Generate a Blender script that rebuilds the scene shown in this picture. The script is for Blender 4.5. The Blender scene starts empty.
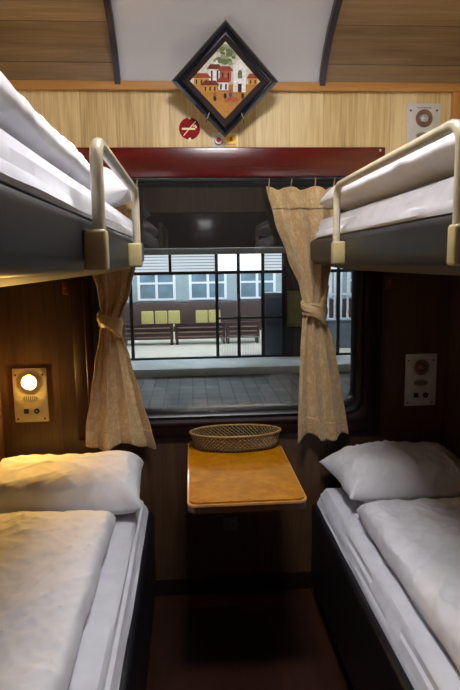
import bpy, bmesh, math, random
from mathutils import Vector, Matrix, noise
PI = math.pi
scn = bpy.context.scene
COL = scn.collection
OFF = {}                      # world position of each object's origin
random.seed(4)

# ------------------------------------------------------------------ helpers
def thing(name, label, cat, loc=(0, 0, 0), group=None):
    o = bpy.data.objects.new(name, None)
    COL.objects.link(o)
    o.location = loc
    o.empty_display_size = .05
    OFF[o.name] = Vector(loc)
    o['label'] = label
    o['category'] = cat
    if group:
        o['group'] = group
    return o

def tag(o, label, cat, group=None, kind=None):
    o['label'] = label
    o['category'] = cat
    if group:
        o['group'] = group
    if kind:
        o['kind'] = kind
    return o

def link(name, me, mats, parent=None, smooth=True, origin=None):
    """mesh given in world coordinates"""
    if not isinstance(mats, (list, tuple)):
        mats = [mats]
    for m in mats:
        me.materials.append(m)
    if parent is not None:
        off = OFF[parent.name]
    elif origin is not None:
        off = Vector(origin)
    else:
        off = Vector((0, 0, 0))
    me.transform(Matrix.Translation(-off))
    o = bpy.data.objects.new(name, me)
    COL.objects.link(o)
    if parent is not None:
        o.parent = parent
    else:
        o.location = off
    OFF[o.name] = off.copy()
    if smooth:
        for p in me.polygons:
            p.use_smooth = True
        me.set_sharp_from_angle(angle=math.radians(38))
    me.update()
    return o

def fin(name, bm, mats, parent=None, smooth=True, origin=None, kind=None, recalc=True):
    if recalc:
        bmesh.ops.recalc_face_normals(bm, faces=bm.faces)
    me = bpy.data.meshes.new(name)
    bm.to_mesh(me)
    bm.free()
    o = link(name, me, mats, parent, smooth, origin)
    if kind:
        o['kind'] = kind
    return o

def box(bm, x0, x1, y0, y1, z0, z1, bev=0, seg=2, mi=0):
    b = bmesh.new()
    bmesh.ops.create_cube(b, size=1)
    bmesh.ops.scale(b, vec=(abs(x1 - x0), abs(y1 - y0), abs(z1 - z0)), verts=b.verts)
    bmesh.ops.translate(b, vec=((x0 + x1) / 2, (y0 + y1) / 2, (z0 + z1) / 2), verts=b.verts)
    if bev:
        bmesh.ops.bevel(b, geom=list(b.edges), offset=bev, segments=seg, affect='EDGES', profile=.5)
    merge(bm, b, mi)

def merge(bm, b, mi=0, M=None):
    if M is not None:
        bmesh.ops.transform(b, matrix=M, verts=b.verts)
    mp = {}
    for v in b.verts:
        mp[v] = bm.verts.new(v.co)
    for f in b.faces:
        try:
            nf = bm.faces.new([mp[v] for v in f.verts])
            nf.material_index = mi
        except ValueError:
            pass
    b.free()

def loft(bm, loops, closed=True, cap0=False, cap1=False, mi=0):
    rows = [[bm.verts.new(p) for p in L] for L in loops]
    n = len(rows[0])
    for a, b in zip(rows, rows[1:]):
        for i in range(n if closed else n - 1):
            j = (i + 1) % n
            f = bm.faces.new((a[i], a[j], b[j], b[i]))
            f.material_index = mi
    if cap0:
        bm.faces.new(rows[0]).material_index = mi
    if cap1:
        bm.faces.new(list(reversed(rows[-1]))).material_index = mi
    return rows

def tube(bm, pts, r, n=10, mi=0, caps=True):
    pts = [Vector(p) for p in pts]
    loops = []
    up = Vector((0, 0, 1))
    t0 = (pts[1] - pts[0]).normalized()
    a = t0.cross(up)
    if a.length < 1e-3:
        a = t0.cross(Vector((1, 0, 0)))
    a.normalize()
    for i, p in enumerate(pts):
        t = (pts[min(i + 1, len(pts) - 1)] - pts[max(i - 1, 0)]).normalized()
        a = (a - t * a.dot(t)).normalized()
        b = t.cross(a)
        rr = r[i] if isinstance(r, (list, tuple)) else r
        loops.append([p + (a * math.cos(2 * PI * k / n) + b * math.sin(2 * PI * k / n)) * rr for k in range(n)])
    loft(bm, loops, True, caps, caps, mi)

def fillet(pts, r, n=6):
    """round the corners of a polyline"""
    pts = [Vector(p) for p in pts]
    out = [pts[0]]
    for a, b, c in zip(pts, pts[1:], pts[2:]):
        d0 = (a - b).normalized()
        d1 = (c - b).normalized()
        p0 = b + d0 * r
        p1 = b + d1 * r
        for k in range(n + 1):
            t = k / n
            out.append(p0 * (1 - t) ** 2 + b * 2 * t * (1 - t) + p1 * t * t)
    out.append(pts[-1])
    return out

def disc(bm, c, r, y0, y1, n=28, rx=None, mi=0, dome=0):
    """short cylinder facing -Y"""
    rx = rx or r
    L = lambda rr, yy: [(c[0] + rx * rr * math.cos(2 * PI * k / n), yy, c[1] + r * rr * math.sin(2 * PI * k / n)) for k in range(n)]
    loops = [L(1, y0), L(1, y1)]
    if dome:
        for a in (20, 40, 60, 80):
            a = math.radians(a)
            loops.append(L(math.cos(a), y1 - dome * math.sin(a)))
    loft(bm, loops, True, True, True, mi)

def rrect(cx, cz, hx, hz, r, y, n=8):
    P = []
    for sx, sz, a0 in ((1, 1, 0), (-1, 1, 90), (-1, -1, 180), (1, -1, 270)):
        for k in range(n + 1):
            a = math.radians(a0 + 90 * k / n)
            P.append((cx + sx * (hx - r) + r * math.cos(a), y, cz + sz * (hz - r) + r * math.sin(a)))
    return P

def fbm(x, y, z, o=3):
    s = 0
    a = 1
    for _ in range(o):
        s += a * noise.noise(Vector((x, y, z)))
        x *= 2.1; y *= 2.1; z *= 2.1
        a *= .5
    return s

def ridge(x, y, z):
    return 1 - min(1, abs(noise.noise(Vector((x, y, z)))) * 3.0)

# ------------------------------------------------------------------ materials
def lin(c):
    return tuple(((v / 255) / 12.92 if v / 255 <= .04045 else ((v / 255 + .055) / 1.055) ** 2.4) for v in c)

def newmat(name):
    m = bpy.data.materials.new(name)
    m.use_nodes = True
    nt = m.node_tree
    return m, nt, nt.nodes['Principled BSDF']

def N(nt, typ, **kw):
    n = nt.nodes.new(typ)
    for k, v in kw.items():
        if k.startswith('i_'):
            n.inputs[k[2:].replace('_', ' ')].default_value = v
        else:
            setattr(n, k, v)
    return n

def ramp(nt, fac, stops):
    r = nt.nodes.new('ShaderNodeValToRGB')
    e = r.color_ramp.elements
    while len(e) < len(stops):
        e.new(.5)
    for k, (p, c) in enumerate(stops):
        e[k].position = p
        e[k].color = (*lin(c), 1)
    nt.links.new(fac, r.inputs[0])
    return r.outputs[0]

def plain(name, c, rough=.5, spec=.5, metal=0, var=.06, scale=30, bump=0, bscale=200, coat=0):
    m, nt, b = newmat(name)
    tc = N(nt, 'ShaderNodeTexCoord')
    nz = N(nt, 'ShaderNodeTexNoise', i_Scale=scale, i_Detail=4.0)
    nt.links.new(tc.outputs['Object'], nz.inputs['Vector'])
    lo = tuple(max(0, v * (1 - var)) for v in c)
    hi = tuple(min(255, v * (1 + var)) for v in c)
    nt.links.new(ramp(nt, nz.outputs['Fac'], [(.3, lo), (.7, hi)]), b.inputs['Base Color'])
    b.inputs['Roughness'].default_value = rough
    b.inputs['Specular IOR Level'].default_value = spec
    b.inputs['Metallic'].default_value = metal
    b.inputs['Coat Weight'].default_value = coat
    b.inputs['Coat Roughness'].default_value = .08
    if bump:
        n2 = N(nt, 'ShaderNodeTexNoise', i_Scale=bscale, i_Detail=3.0)
        nt.links.new(tc.outputs['Object'], n2.inputs['Vector'])
        bp = N(nt, 'ShaderNodeBump', i_Strength=bump, i_Distance=.002)
        nt.links.new(n2.outputs['Fac'], bp.inputs['Height'])
        nt.links.new(bp.outputs['Normal'], b.inputs['Normal'])
    return m

def wood(name, dark, mid, light, width=.13, axis='Z', rough=.4, uv=False, groove=.5, coat=0, grain=1.0):
    """laminate boards; grain runs along `axis`, boards are laid across it"""
    m, nt, b = newmat(name)
    L = nt.links.new
    tc = N(nt, 'ShaderNodeTexCoord')
    sep = N(nt, 'ShaderNodeSeparateXYZ')
    L(tc.outputs['UV' if uv else 'Object'], sep.inputs[0])
    if uv:
        al, ac = sep.outputs['X'], sep.outputs['Y']
    elif axis == 'Z':
        add = N(nt, 'ShaderNodeMath', operation='ADD')
        L(sep.outputs['X'], add.inputs[0]); L(sep.outputs['Y'], add.inputs[1])
        al, ac = sep.outputs['Z'], add.outputs[0]
    elif axis == 'Y':
        al, ac = sep.outputs['Y'], sep.outputs['X']
    else:
        add = N(nt, 'ShaderNodeMath', operation='ADD')
        L(sep.outputs['Z'], add.inputs[0]); L(sep.outputs['Y'], add.inputs[1])
        al, ac = sep.outputs['X'], add.outputs[0]
    dv = N(nt, 'ShaderNodeMath', operation='DIVIDE'); L(ac, dv.inputs[0]); dv.inputs[1].default_value = width
    fl = N(nt, 'ShaderNodeMath', operation='FLOOR'); L(dv.outputs[0], fl.inputs[0])
    fr = N(nt, 'ShaderNodeMath', operation='FRACT'); L(dv.outputs[0], fr.inputs[0])
    wn = N(nt, 'ShaderNodeTexWhiteNoise', noise_dimensions='1D'); L(fl.outputs[0], wn.inputs['W'])
    # stretched coordinates
    def coord(sa, sc):
        c = N(nt, 'ShaderNodeCombineXYZ')
        a = N(nt, 'ShaderNodeMath', operation='MULTIPLY'); L(al, a.inputs[0]); a.inputs[1].default_value = sa
        d = N(nt, 'ShaderNodeMath', operation='MULTIPLY'); L(ac, d.inputs[0]); d.inputs[1].default_value = sc
        L(a.outputs[0], c.inputs['X']); L(d.outputs[0], c.inputs['Y'])
        z = N(nt, 'ShaderNodeMath', operation='MULTIPLY'); L(fl.outputs[0], z.inputs[0]); z.inputs[1].default_value = 7.31
        L(z.outputs[0], c.inputs['Z'])
        return c.outputs[0]
    n1 = N(nt, 'ShaderNodeTexNoise', i_Scale=1.0, i_Detail=6.0, i_Roughness=.6, i_Distortion=.6)
    L(coord(2.2, 38), n1.inputs['Vector'])
    n2 = N(nt, 'ShaderNodeTexNoise', i_Scale=1.0, i_Detail=3.0)
    L(coord(7, 230), n2.inputs['Vector'])
    n3 = N(nt, 'ShaderNodeTexNoise', i_Scale=1.0, i_Detail=2.0, i_Distortion=1.5)
    L(coord(1.3, 9), n3.inputs['Vector'])
    s = N(nt, 'ShaderNodeMath', operation='MULTIPLY_ADD'); L(n1.outputs['Fac'], s.inputs[0]); s.inputs[1].default_value = .55 * grain; s.inputs[2].default_value = -.275 * grain
    s2 = N(nt, 'ShaderNodeMath', operation='MULTIPLY_ADD'); L(n2.outputs['Fac'], s2.inputs[0]); s2.inputs[1].default_value = .45 * grain; L(s.outputs[0], s2.inputs[2])
    s3 = N(nt, 'ShaderNodeMath', operation='MULTIPLY_ADD'); L(n3.outputs['Fac'], s3.inputs[0]); s3.inputs[1].default_value = .45; L(s2.outputs[0], s3.inputs[2])
    s4 = N(nt, 'ShaderNodeMath', operation='MULTIPLY_ADD'); L(wn.outputs['Value'], s4.inputs[0]); s4.inputs[1].default_value = .22; L(s3.outputs[0], s4.inputs[2])
    col = ramp(nt, s4.outputs[0], [(.25, dark), (.52, mid), (.8, light)])
    # joint line between boards
    ctr = N(nt, 'ShaderNodeMath', operation='SUBTRACT'); L(fr.outputs[0], ctr.inputs[0]); ctr.inputs[1].default_value = .5
    ab = N(nt, 'ShaderNodeMath', operation='ABSOLUTE'); L(ctr.outputs[0], ab.inputs[0])
    gt = N(nt, 'ShaderNodeMath', operation='GREATER_THAN'); L(ab.outputs[0], gt.inputs[0]); gt.inputs[1].default_value = .5 - .0016 / width
    gm = N(nt, 'ShaderNodeMath', operation='MULTIPLY'); L(gt.outputs[0], gm.inputs[0]); gm.inputs[1].default_value = groove
    mx = N(nt, 'ShaderNodeMix', data_type='RGBA')
    L(gm.outputs[0], mx.inputs['Factor']); L(col, mx.inputs['A']); mx.inputs['B'].default_value = (*lin(tuple(v * .45 for v in dark)), 1)
    L(mx.outputs['Result'], b.inputs['Base Color'])
    b.inputs['Roughness'].default_value = rough
    b.inputs['Coat Weight'].default_value = coat
    b.inputs['Coat Roughness'].default_value = .1
    bp = N(nt, 'ShaderNodeBump', i_Strength=.15, i_Distance=.001)
    L(n2.outputs['Fac'], bp.inputs['Height']); L(bp.outputs['Normal'], b.inputs['Normal'])
    return m

def emis(name, c, s):
    m = bpy.data.materials.new(name)
    m.use_nodes = True
    nt = m.node_tree
    nt.nodes.clear()
    e = N(nt, 'ShaderNodeEmission')
    e.inputs[0].default_value = (*lin(c), 1)
    e.inputs[1].default_value = s
    o = N(nt, 'ShaderNodeOutputMaterial')
    nt.links.new(e.outputs[0], o.inputs[0])
    return m

def glass(name, tint=(1, 1, 1), ior=1.5, refl=1.0):
    m = bpy.data.materials.new(name)
    m.use_nodes = True
    nt = m.node_tree
    nt.nodes.clear()
    t = N(nt, 'ShaderNodeBsdfTransparent'); t.inputs[0].default_value = (*tint, 1)
    g = N(nt, 'ShaderNodeBsdfGlossy'); g.inputs['Roughness'].default_value = 0.0
    f = N(nt, 'ShaderNodeFresnel'); f.inputs[0].default_value = ior
    k = N(nt, 'ShaderNodeMath', operation='MULTIPLY'); k.inputs[1].default_value = refl
    mx = N(nt, 'ShaderNodeMixShader')
    o = N(nt, 'ShaderNodeOutputMaterial')
    nt.links.new(f.outputs[0], k.inputs[0]); nt.links.new(k.outputs[0], mx.inputs[0])
    nt.links.new(t.outputs[0], mx.inputs[1]); nt.links.new(g.outputs[0], mx.inputs[2])
    nt.links.new(mx.outputs[0], o.inputs[0])
    return m

def cloth(name, c, rough=.85, weave=.25, var=.03, wr=.0):
    m, nt, b = newmat(name)
    L = nt.links.new
    tc = N(nt, 'ShaderNodeTexCoord')
    nz = N(nt, 'ShaderNodeTexNoise', i_Scale=14.0, i_Detail=5.0)
    L(tc.outputs['Object'], nz.inputs['Vector'])
    L(ramp(nt, nz.outputs['Fac'], [(.3, tuple(v * (1 - var) for v in c)), (.7, tuple(min(255, v * (1 + var)) for v in c))]), b.inputs['Base Color'])
    b.inputs['Roughness'].default_value = rough
    b.inputs['Specular IOR Level'].default_value = .2
    b.inputs['Sheen Weight'].default_value = .15
    fine = N(nt, 'ShaderNodeTexNoise', i_Scale=420.0, i_Detail=2.0)
    L(tc.outputs['Object'], fine.inputs['Vector'])
    bp = N(nt, 'ShaderNodeBump', i_Strength=weave, i_Distance=.0006)
    L(fine.outputs['Fac'], bp.inputs['Height'])
    if wr:
        mp = N(nt, 'ShaderNodeMapping'); mp.inputs['Scale'].default_value = (1.0, .62, 1.0); mp.inputs['Rotation'].default_value = (0, 0, .5)
        L(tc.outputs['Object'], mp.inputs['Vector'])
        w = N(nt, 'ShaderNodeTexNoise', i_Scale=11.0, i_Detail=3.0, i_Distortion=1.0)
        w.noise_type = 'RIDGED_MULTIFRACTAL'
        w.normalize = True
        L(mp.outputs[0], w.inputs['Vector'])
        b2 = N(nt, 'ShaderNodeBump', i_Strength=.8, i_Distance=wr)
        L(w.outputs['Fac'], b2.inputs['Height']); L(bp.outputs['Normal'], b2.inputs['Normal'])
        L(b2.outputs['Normal'], b.inputs['Normal'])
    else:
        L(bp.outputs['Normal'], b.inputs['Normal'])
    return m

M_wall = wood('oak_laminate_wall', (166, 136, 82), (206, 178, 120), (230, 208, 156), .135, 'Z', .45, groove=.22, grain=1.35)
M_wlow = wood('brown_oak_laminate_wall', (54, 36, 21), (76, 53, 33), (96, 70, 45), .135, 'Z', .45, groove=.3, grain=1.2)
M_ceil = wood('shaded_oak_laminate_ceiling', (98, 76, 50), (128, 102, 70), (152, 124, 90), .155, uv=True, rough=.42, groove=.75)  # wall laminate darkened; the ceiling's weaker light is put into the colour
M_trim = wood('orange_oak_trim', (164, 112, 58), (186, 134, 74), (202, 152, 94), 3.0, 'X', .4, groove=0)
M_floor = wood('red_brown_floor', (34, 17, 12), (50, 25, 17), (64, 34, 23), .14, 'Y', .35)
M_mahog = wood('dark_mahogany', (60, 8, 6), (88, 14, 10), (112, 26, 18), 5.0, 'X', .22, groove=0, coat=.5, grain=.6)
M_frame = plain('window_frame_maroon', (42, 18, 18), .55, var=.12, spec=.25)
M_rubber = plain('black_rubber', (16, 15, 16), .35)
M_base = plain('black_base_board', (30, 17, 14), .4, var=.15)
M_white_ceil = plain('grey_white_ceiling', (206, 207, 210), .6, var=.015, scale=6)
M_strip = plain('dark_plastic_strip', (48, 40, 46), .35, var=.1)
M_vinyl = plain('charcoal_vinyl', (29, 31, 36), .42, spec=.35, var=.1, scale=60, bump=.25, bscale=500)
M_navy = plain('navy_vinyl', (15, 17, 23), .4, var=.1, bump=.2, bscale=400)
M_under = plain('cream_underside', (100, 86, 60), .6, var=.03)
M_rail = plain('cream_painted_metal', (188, 178, 150), .3, var=.05, coat=.3)
M_brk = plain('yellowish_bracket', (176, 160, 112), .35, var=.06)
M_sheet = cloth('white_sheet', (214, 215, 220), wr=.006)
M_duvet = cloth('white_duvet', (224, 223, 225), wr=.01)
M_pillow = cloth('white_pillowcase', (228, 227, 229), wr=.008)
M_plate = plain('pale_metal_plate', (205, 205, 200), .4, var=.03)
M_plateW = plain('cream_panel_plate', (206, 196, 160), .42, var=.03)
M_chrome = plain('chrome', (200, 200, 205), .12, metal=1, var=.02)
M_bronze = plain('brown_ring', (140, 112, 92), .35, metal=.4, var=.1)
M_black = plain('black_plastic', (14, 13, 13), .4)
M_red = plain('sign_red', (140, 12, 14), .6, spec=.15, var=.03)
M_signw = plain('sign_cream', (240, 226, 170), .5, var=.02)
M_yellow = plain('label_yellow', (238, 208, 60), .45, var=.03)
M_lampoff = plain('unlit_lamp_lens', (120, 66, 60), .12, var=.2, coat=.6)
M_lampon = emis('lit_berth_lamp', (255, 200, 104), 1000)
M_diff = emis('ceiling_lamp_diffuser', (252, 250, 255), 98)
M_pframe = plain('black_lacquer_frame', (22, 24, 32), .18, var=.1, coat=.8)
M_pslope = plain('dark_inner_mount', (46, 34, 38), .4, var=.1)
M_straw = plain('bamboo_strip', (158, 130, 78), .45, var=.22, scale=90)
M_straw2 = plain('dark_bamboo_strip', (84, 62, 34), .5, var=.25, scale=90)
M_glass = glass('window_glass', (.93, .95, .96), 1.5, 2.2)

def table_mat():
    m, nt, b = newmat('amber_burl_laminate')
    L = nt.links.new
    tc = N(nt, 'ShaderNodeTexCoord')
    a = N(nt, 'ShaderNodeTexNoise', i_Scale=7.0, i_Detail=6.0, i_Distortion=1.4)
    v = N(nt, 'ShaderNodeTexNoise', i_Scale=34.0, i_Detail=5.0, i_Roughness=.7)
    L(tc.outputs['Object'], a.inputs['Vector']); L(tc.outputs['Object'], v.inputs['Vector'])
    s = N(nt, 'ShaderNodeMath', operation='MULTIPLY_ADD'); L(v.outputs['Fac'], s.inputs[0]); s.inputs[1].default_value = .5
    h = N(nt, 'ShaderNodeMath', operation='MULTIPLY'); L(a.outputs['Fac'], h.inputs[0]); h.inputs[1].default_value = .6
    L(h.outputs[0], s.inputs[2])
    L(ramp(nt, s.outputs[0], [(.35, (146, 92, 4)), (.55, (176, 114, 8)), (.75, (198, 138, 24))]), b.inputs['Base Color'])
    b.inputs['Roughness'].default_value = .45
    b.inputs['Specular IOR Level'].default_value = .14
    b.inputs['Coat Weight'].default_value = 0
    b.inputs['Coat Roughness'].default_value = .2
    return m
M_table = table_mat()
M_tedge = plain('pale_table_edging', (206, 150, 84), .3, var=.06, coat=.4)
M_tedge2 = plain('dark_table_edge', (70, 36, 14), .35, var=.1)

def curtain_mat():
    m, nt, b = newmat('gold_beige_satin')
    L = nt.links.new
    tc = N(nt, 'ShaderNodeTexCoord')
    mp = N(nt, 'ShaderNodeMapping'); mp.inputs['Scale'].default_value = (30, 30, 24)
    L(tc.outputs['UV'], mp.inputs['Vector'])
    vo = N(nt, 'ShaderNodeTexVoronoi', i_Scale=1.0, feature='SMOOTH_F1')
    wv = N(nt, 'ShaderNodeTexNoise', i_Scale=1.6, i_Detail=3.0, i_Distortion=2.5)
    L(mp.outputs[0], vo.inputs['Vector']); L(mp.outputs[0], wv.inputs['Vector'])
    lt = N(nt, 'ShaderNodeMath', operation='LESS_THAN'); L(vo.outputs['Distance'], lt.inputs[0]); lt.inputs[1].default_value = .3
    gt = N(nt, 'ShaderNodeMath', operation='GREATER_THAN'); L(wv.outputs['Fac'], gt.inputs[0]); gt.inputs[1].default_value = .56
    mu = N(nt, 'ShaderNodeMath', operation='MAXIMUM'); L(lt.outputs[0], mu.inputs[0]); L(gt.outputs[0], mu.inputs[1])
    hf = N(nt, 'ShaderNodeMath', operation='MULTIPLY'); L(mu.outputs[0], hf.inputs[0]); hf.inputs[1].default_value = .55
    mx = N(nt, 'ShaderNodeMix', data_type='RGBA')
    L(hf.outputs[0], mx.inputs['Factor'])
    mx.inputs['A'].default_value = (*lin((186, 156, 106)), 1)
    mx.inputs['B'].default_value = (*lin((216, 192, 148)), 1)
    L(mx.outputs['Result'], b.inputs['Base Color'])
    rr = N(nt, 'ShaderNodeMath', operation='MULTIPLY_ADD'); L(mu.outputs[0], rr.inputs[0]); rr.inputs[1].default_value = -.14; rr.inputs[2].default_value = .5
    L(rr.outputs[0], b.inputs['Roughness'])
    b.inputs['Sheen Weight'].default_value = .3
    b.inputs['Specular IOR Level'].default_value = .55
    nz = N(nt, 'ShaderNodeTexNoise', i_Scale=55.0, i_Detail=3.0, i_Distortion=1.2)
    L(tc.outputs['Object'], nz.inputs['Vector'])
    bp = N(nt, 'ShaderNodeBump', i_Strength=.25, i_Distance=.004)
    L(nz.outputs['Fac'], bp.inputs['Height']); L(bp.outputs['Normal'], b.inputs['Normal'])
    return m
M_curt = curtain_mat()

# ------------------------------------------------------------------ room
XL, XR, XC = -.78, 1.09, .155
YB = -2.75
WX0, WX1, WZ0, WZ1 = -.371, .685, .822, 1.76       # clear opening of the window
HX = (WX1 - WX0) / 2
CX = (WX0 + WX1) / 2

bm = bmesh.new()
box(bm, XL - .05, XR + .05, YB, .0, -.06, 0)
fin('floor', bm, M_floor, smooth=False, kind='structure')

bm = bmesh.new()
box(bm, XL - .05, WX0 - .03, 0, .07, 1.46, 2.16)
box(bm, WX1 + .03, XR + .05, 0, .07, 1.46, 2.16)
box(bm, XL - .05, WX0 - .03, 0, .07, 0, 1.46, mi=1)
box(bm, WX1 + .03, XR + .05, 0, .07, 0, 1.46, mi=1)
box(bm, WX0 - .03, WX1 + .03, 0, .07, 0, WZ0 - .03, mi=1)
box(bm, WX0 - .03, WX1 + .03, 0, .07, WZ1 + .03, 2.16)
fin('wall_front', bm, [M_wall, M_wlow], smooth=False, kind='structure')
for nm, x0, x1 in (('wall_left', XL - .05, XL), ('wall_right', XR, XR + .05)):
    bm = bmesh.new()
    box(bm, x0, x1, YB, 0, 1.46, 2.56)
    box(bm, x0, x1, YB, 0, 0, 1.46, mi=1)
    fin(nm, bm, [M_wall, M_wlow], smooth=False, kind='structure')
bm = bmesh.new()
box(bm, XL - .05, XR + .05, YB - .05, YB, 1.87, 2.56)
box(bm, XL - .05, XR + .05, YB - .05, YB, 0, 1.87, mi=1)
fin('wall_back', bm, [M_wall, M_mahog], smooth=False, kind='structure')
# door behind the viewer, seen only as a reflection in the window
bm = bmesh.new()
box(bm, -.17, .48, YB, YB + .02, .02, 1.86, .004)
box(bm, .41, .44, YB + .02, YB + .05, .95, 1.15, .003, mi=1)
fin('door_1', bm, [M_mahog, M_plate], kind='structure')

# curved ceiling
PROF = [(0, 2.118), (-.025, 2.165), (-.07, 2.218), (-.14, 2.272), (-.23, 2.322), (-.36, 2.375), (-.52, 2.42), (-.72, 2.458), (-1.0, 2.487), (-1.3, 2.5), (YB, 2.5)]
def arc_profile(off=0):
    out = []
    s = 0
    for i, (y, z) in enumerate(PROF):
        a = PROF[max(i - 1, 0)]; c = PROF[min(i + 1, len(PROF) - 1)]
        t = Vector((c[0] - a[0], c[1] - a[1])).normalized()
        n = Vector((t.y, -t.x))
        if n.y > 0:
            n = -n
        if i:
            s += math.hypot(y - PROF[i - 1][0], z - PROF[i - 1][1])
        out.append((y + n.x * off, z + n.y * off, s))
    return out
def ceil_panel(name, x0, x1, off, mat, thick=.03):
    me = bpy.data.meshes.new(name)
    A = arc_profile(off); B = arc_profile(off - thick)
    V = []; F = []; UV = []
    for (y, z, s) in A:
        V += [(x0, y, z), (x1, y, z)]
    n = len(A)
    for (y, z, s) in B:
        V += [(x0, y, z), (x1, y, z)]
    for i in range(n - 1):
        F.append((2 * i, 2 * i + 1, 2 * i + 3, 2 * i + 2))
        k = 2 * n
        F.append((k + 2 * i + 1, k + 2 * i, k + 2 * i + 2, k + 2 * i + 3))
        F.append((2 * i, 2 * i + 2, k + 2 * i + 2, k + 2 * i))
        F.append((2 * i + 3, 2 * i + 1, k + 2 * i + 1, k + 2 * i + 3))
    me.from_pydata(V, [], F)
    ul = me.uv_layers.new(name='UVMap')
    S = [a[2] for a in A]
    for li, lp in enumerate(me.loops):
        v = lp.vertex_index
        ul.data[li].uv = (V[v][0] + 3.0, S[(v % (2 * n)) // 2] + .078)
    o = link(name, me, mat)
    o['kind'] = 'structure'
    return o
SXL, SXR = -.256, .530
ceil_panel('ceiling', SXL, SXR, 0.0, M_white_ceil)
ceil_panel('ceiling_planks_left', XL - .05, SXL - .011, .012, M_ceil, .042)
ceil_panel('ceiling_planks_right', SXR + .011, XR + .05, .012, M_ceil, .042)
ceil_panel('trim_1', SXL - .011, SXL + .011, .026, M_strip, .05)
ceil_panel('trim_2', SXR - .011, SXR + .011, .026, M_strip, .05)
# orange mouldings where the wall meets the ceiling and the corner
bm = bmesh.new()
box(bm, XL, XR, -.022, 0, 2.088, 2.121, .004)
fin('trim_3', bm, M_trim, kind='structure')
for nm, x0, x1 in (('trim_4', XR - .036, XR), ('trim_5', XL, XL + .036)):
    bm = bmesh.new()
    box(bm, x0, x1, -.02, 0, 1.53, 2.088, .004)
    fin(nm, bm, wood('orange_oak_corner' + nm, (164, 112, 58), (186, 134, 74), (202, 152, 94), 3.0, 'Z', .4, groove=0), kind='structure')
bm = bmesh.new()
box(bm, XL, XR, -.014, 0, 0, .078, .004)
fin('baseboard_front', bm, M_base, kind='structure')

# window: maroon frame, rubber gasket, pane
win = bpy.data.objects.new('window_1', None)
COL.objects.link(win)
win['kind'] = 'structure'
OFF[win.name] = Vector((0, 0, 0))
hx0, hz0 = .632, (1.80 - .715) / 2
cz0 = (1.80 + .715) / 2
wz = (WZ0 + WZ1) / 2; hz = (WZ1 - WZ0) / 2
bm = bmesh.new()
LP = []
for hx_, z0_, z1_, r, y in ((hx0, .715, 1.84, .012, .0), (hx0, .715, 1.84, .012, -.020), (hx0 - .01, .725, 1.83, .014, -.027),
                            (HX + .055, .765, 1.82, .03, -.030), (HX + .05, .77, 1.815, .034, -.036), (HX + .040, .780, 1.80, .05, -.036), (HX + .030, .792, 1.79, .06, -.024)):
    LP.append(rrect(CX, (z0_ + z1_) / 2, hx_, (z1_ - z0_) / 2, r, y))
loft(bm, LP)
fin('window_frame', bm, M_frame, win)
bm = bmesh.new()
LP = []
for d, r, y in ((.031, .062, -.010), (.030, .06, -.026), (.018, .06, -.030), (.006, .06, -.022), (0, .06, -.005), (-.006, .058, .02), (-.006, .058, .05), (.04, .06, .05)):
    LP.append(rrect(CX, wz, HX + d, hz + d, r, y))
loft(bm, LP)
fin('gasket', bm, M_rubber, win)
bm = bmesh.new()
L0 = rrect(CX, wz, HX + .004, hz + .004, .06, .022)
bm.faces.new([bm.verts.new(p) for p in L0])
fin('window_pane', bm, M_glass, win, recalc=False)

# pelmet above the window
t = thing('window_pelmet', 'glossy dark red wooden pelmet board across the top of the train window', 'pelmet', (CX, 0, 1.755))
bm = bmesh.new()
box(bm, CX - .612, CX + .612, -.075, -.001, 1.756, 1.868, .006, 3)
fin('board', bm, M_mahog, t)
for x in (CX - .59, CX + .59):
    bm = bmesh.new()
    disc(bm, (x, 1.855), .005, -.074, -.0775, 12)
    fin('screw', bm, M_chrome, t)
# curtain rail below the pelmet
bm = bmesh.new()
tube(bm, [(CX - .6, -.052, 1.747), (CX + .6, -.052, 1.747)], .007, 10)
tag(fin('curtain_rail', bm, M_rubber, origin=(CX, -.052, 1.747)), 'thin black curtain rail in the shade under the red pelmet', 'curtain rail')

# small wall hooks beside the window frame
for x, lab in ((-.497, 'small brown tie hook on the wall left of the window frame'), (.817, 'small reddish tie hook on the dark wall right of the window frame')):
    bm = bmesh.new()
    box(bm, x - .012, x + .012, -.008, 0, 1.315, 1.365, .003)
    tube(bm, fillet([(x, -.006, 1.345), (x, -.03, 1.34), (x, -.034, 1.36)], .008), .004, 8)
    tag(fin('wall_hook', bm, plain('hook_brown', (120, 66, 44), .4), origin=(x, 0, 1.34)), lab, 'hook', 'wall hooks beside the window')

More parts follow.
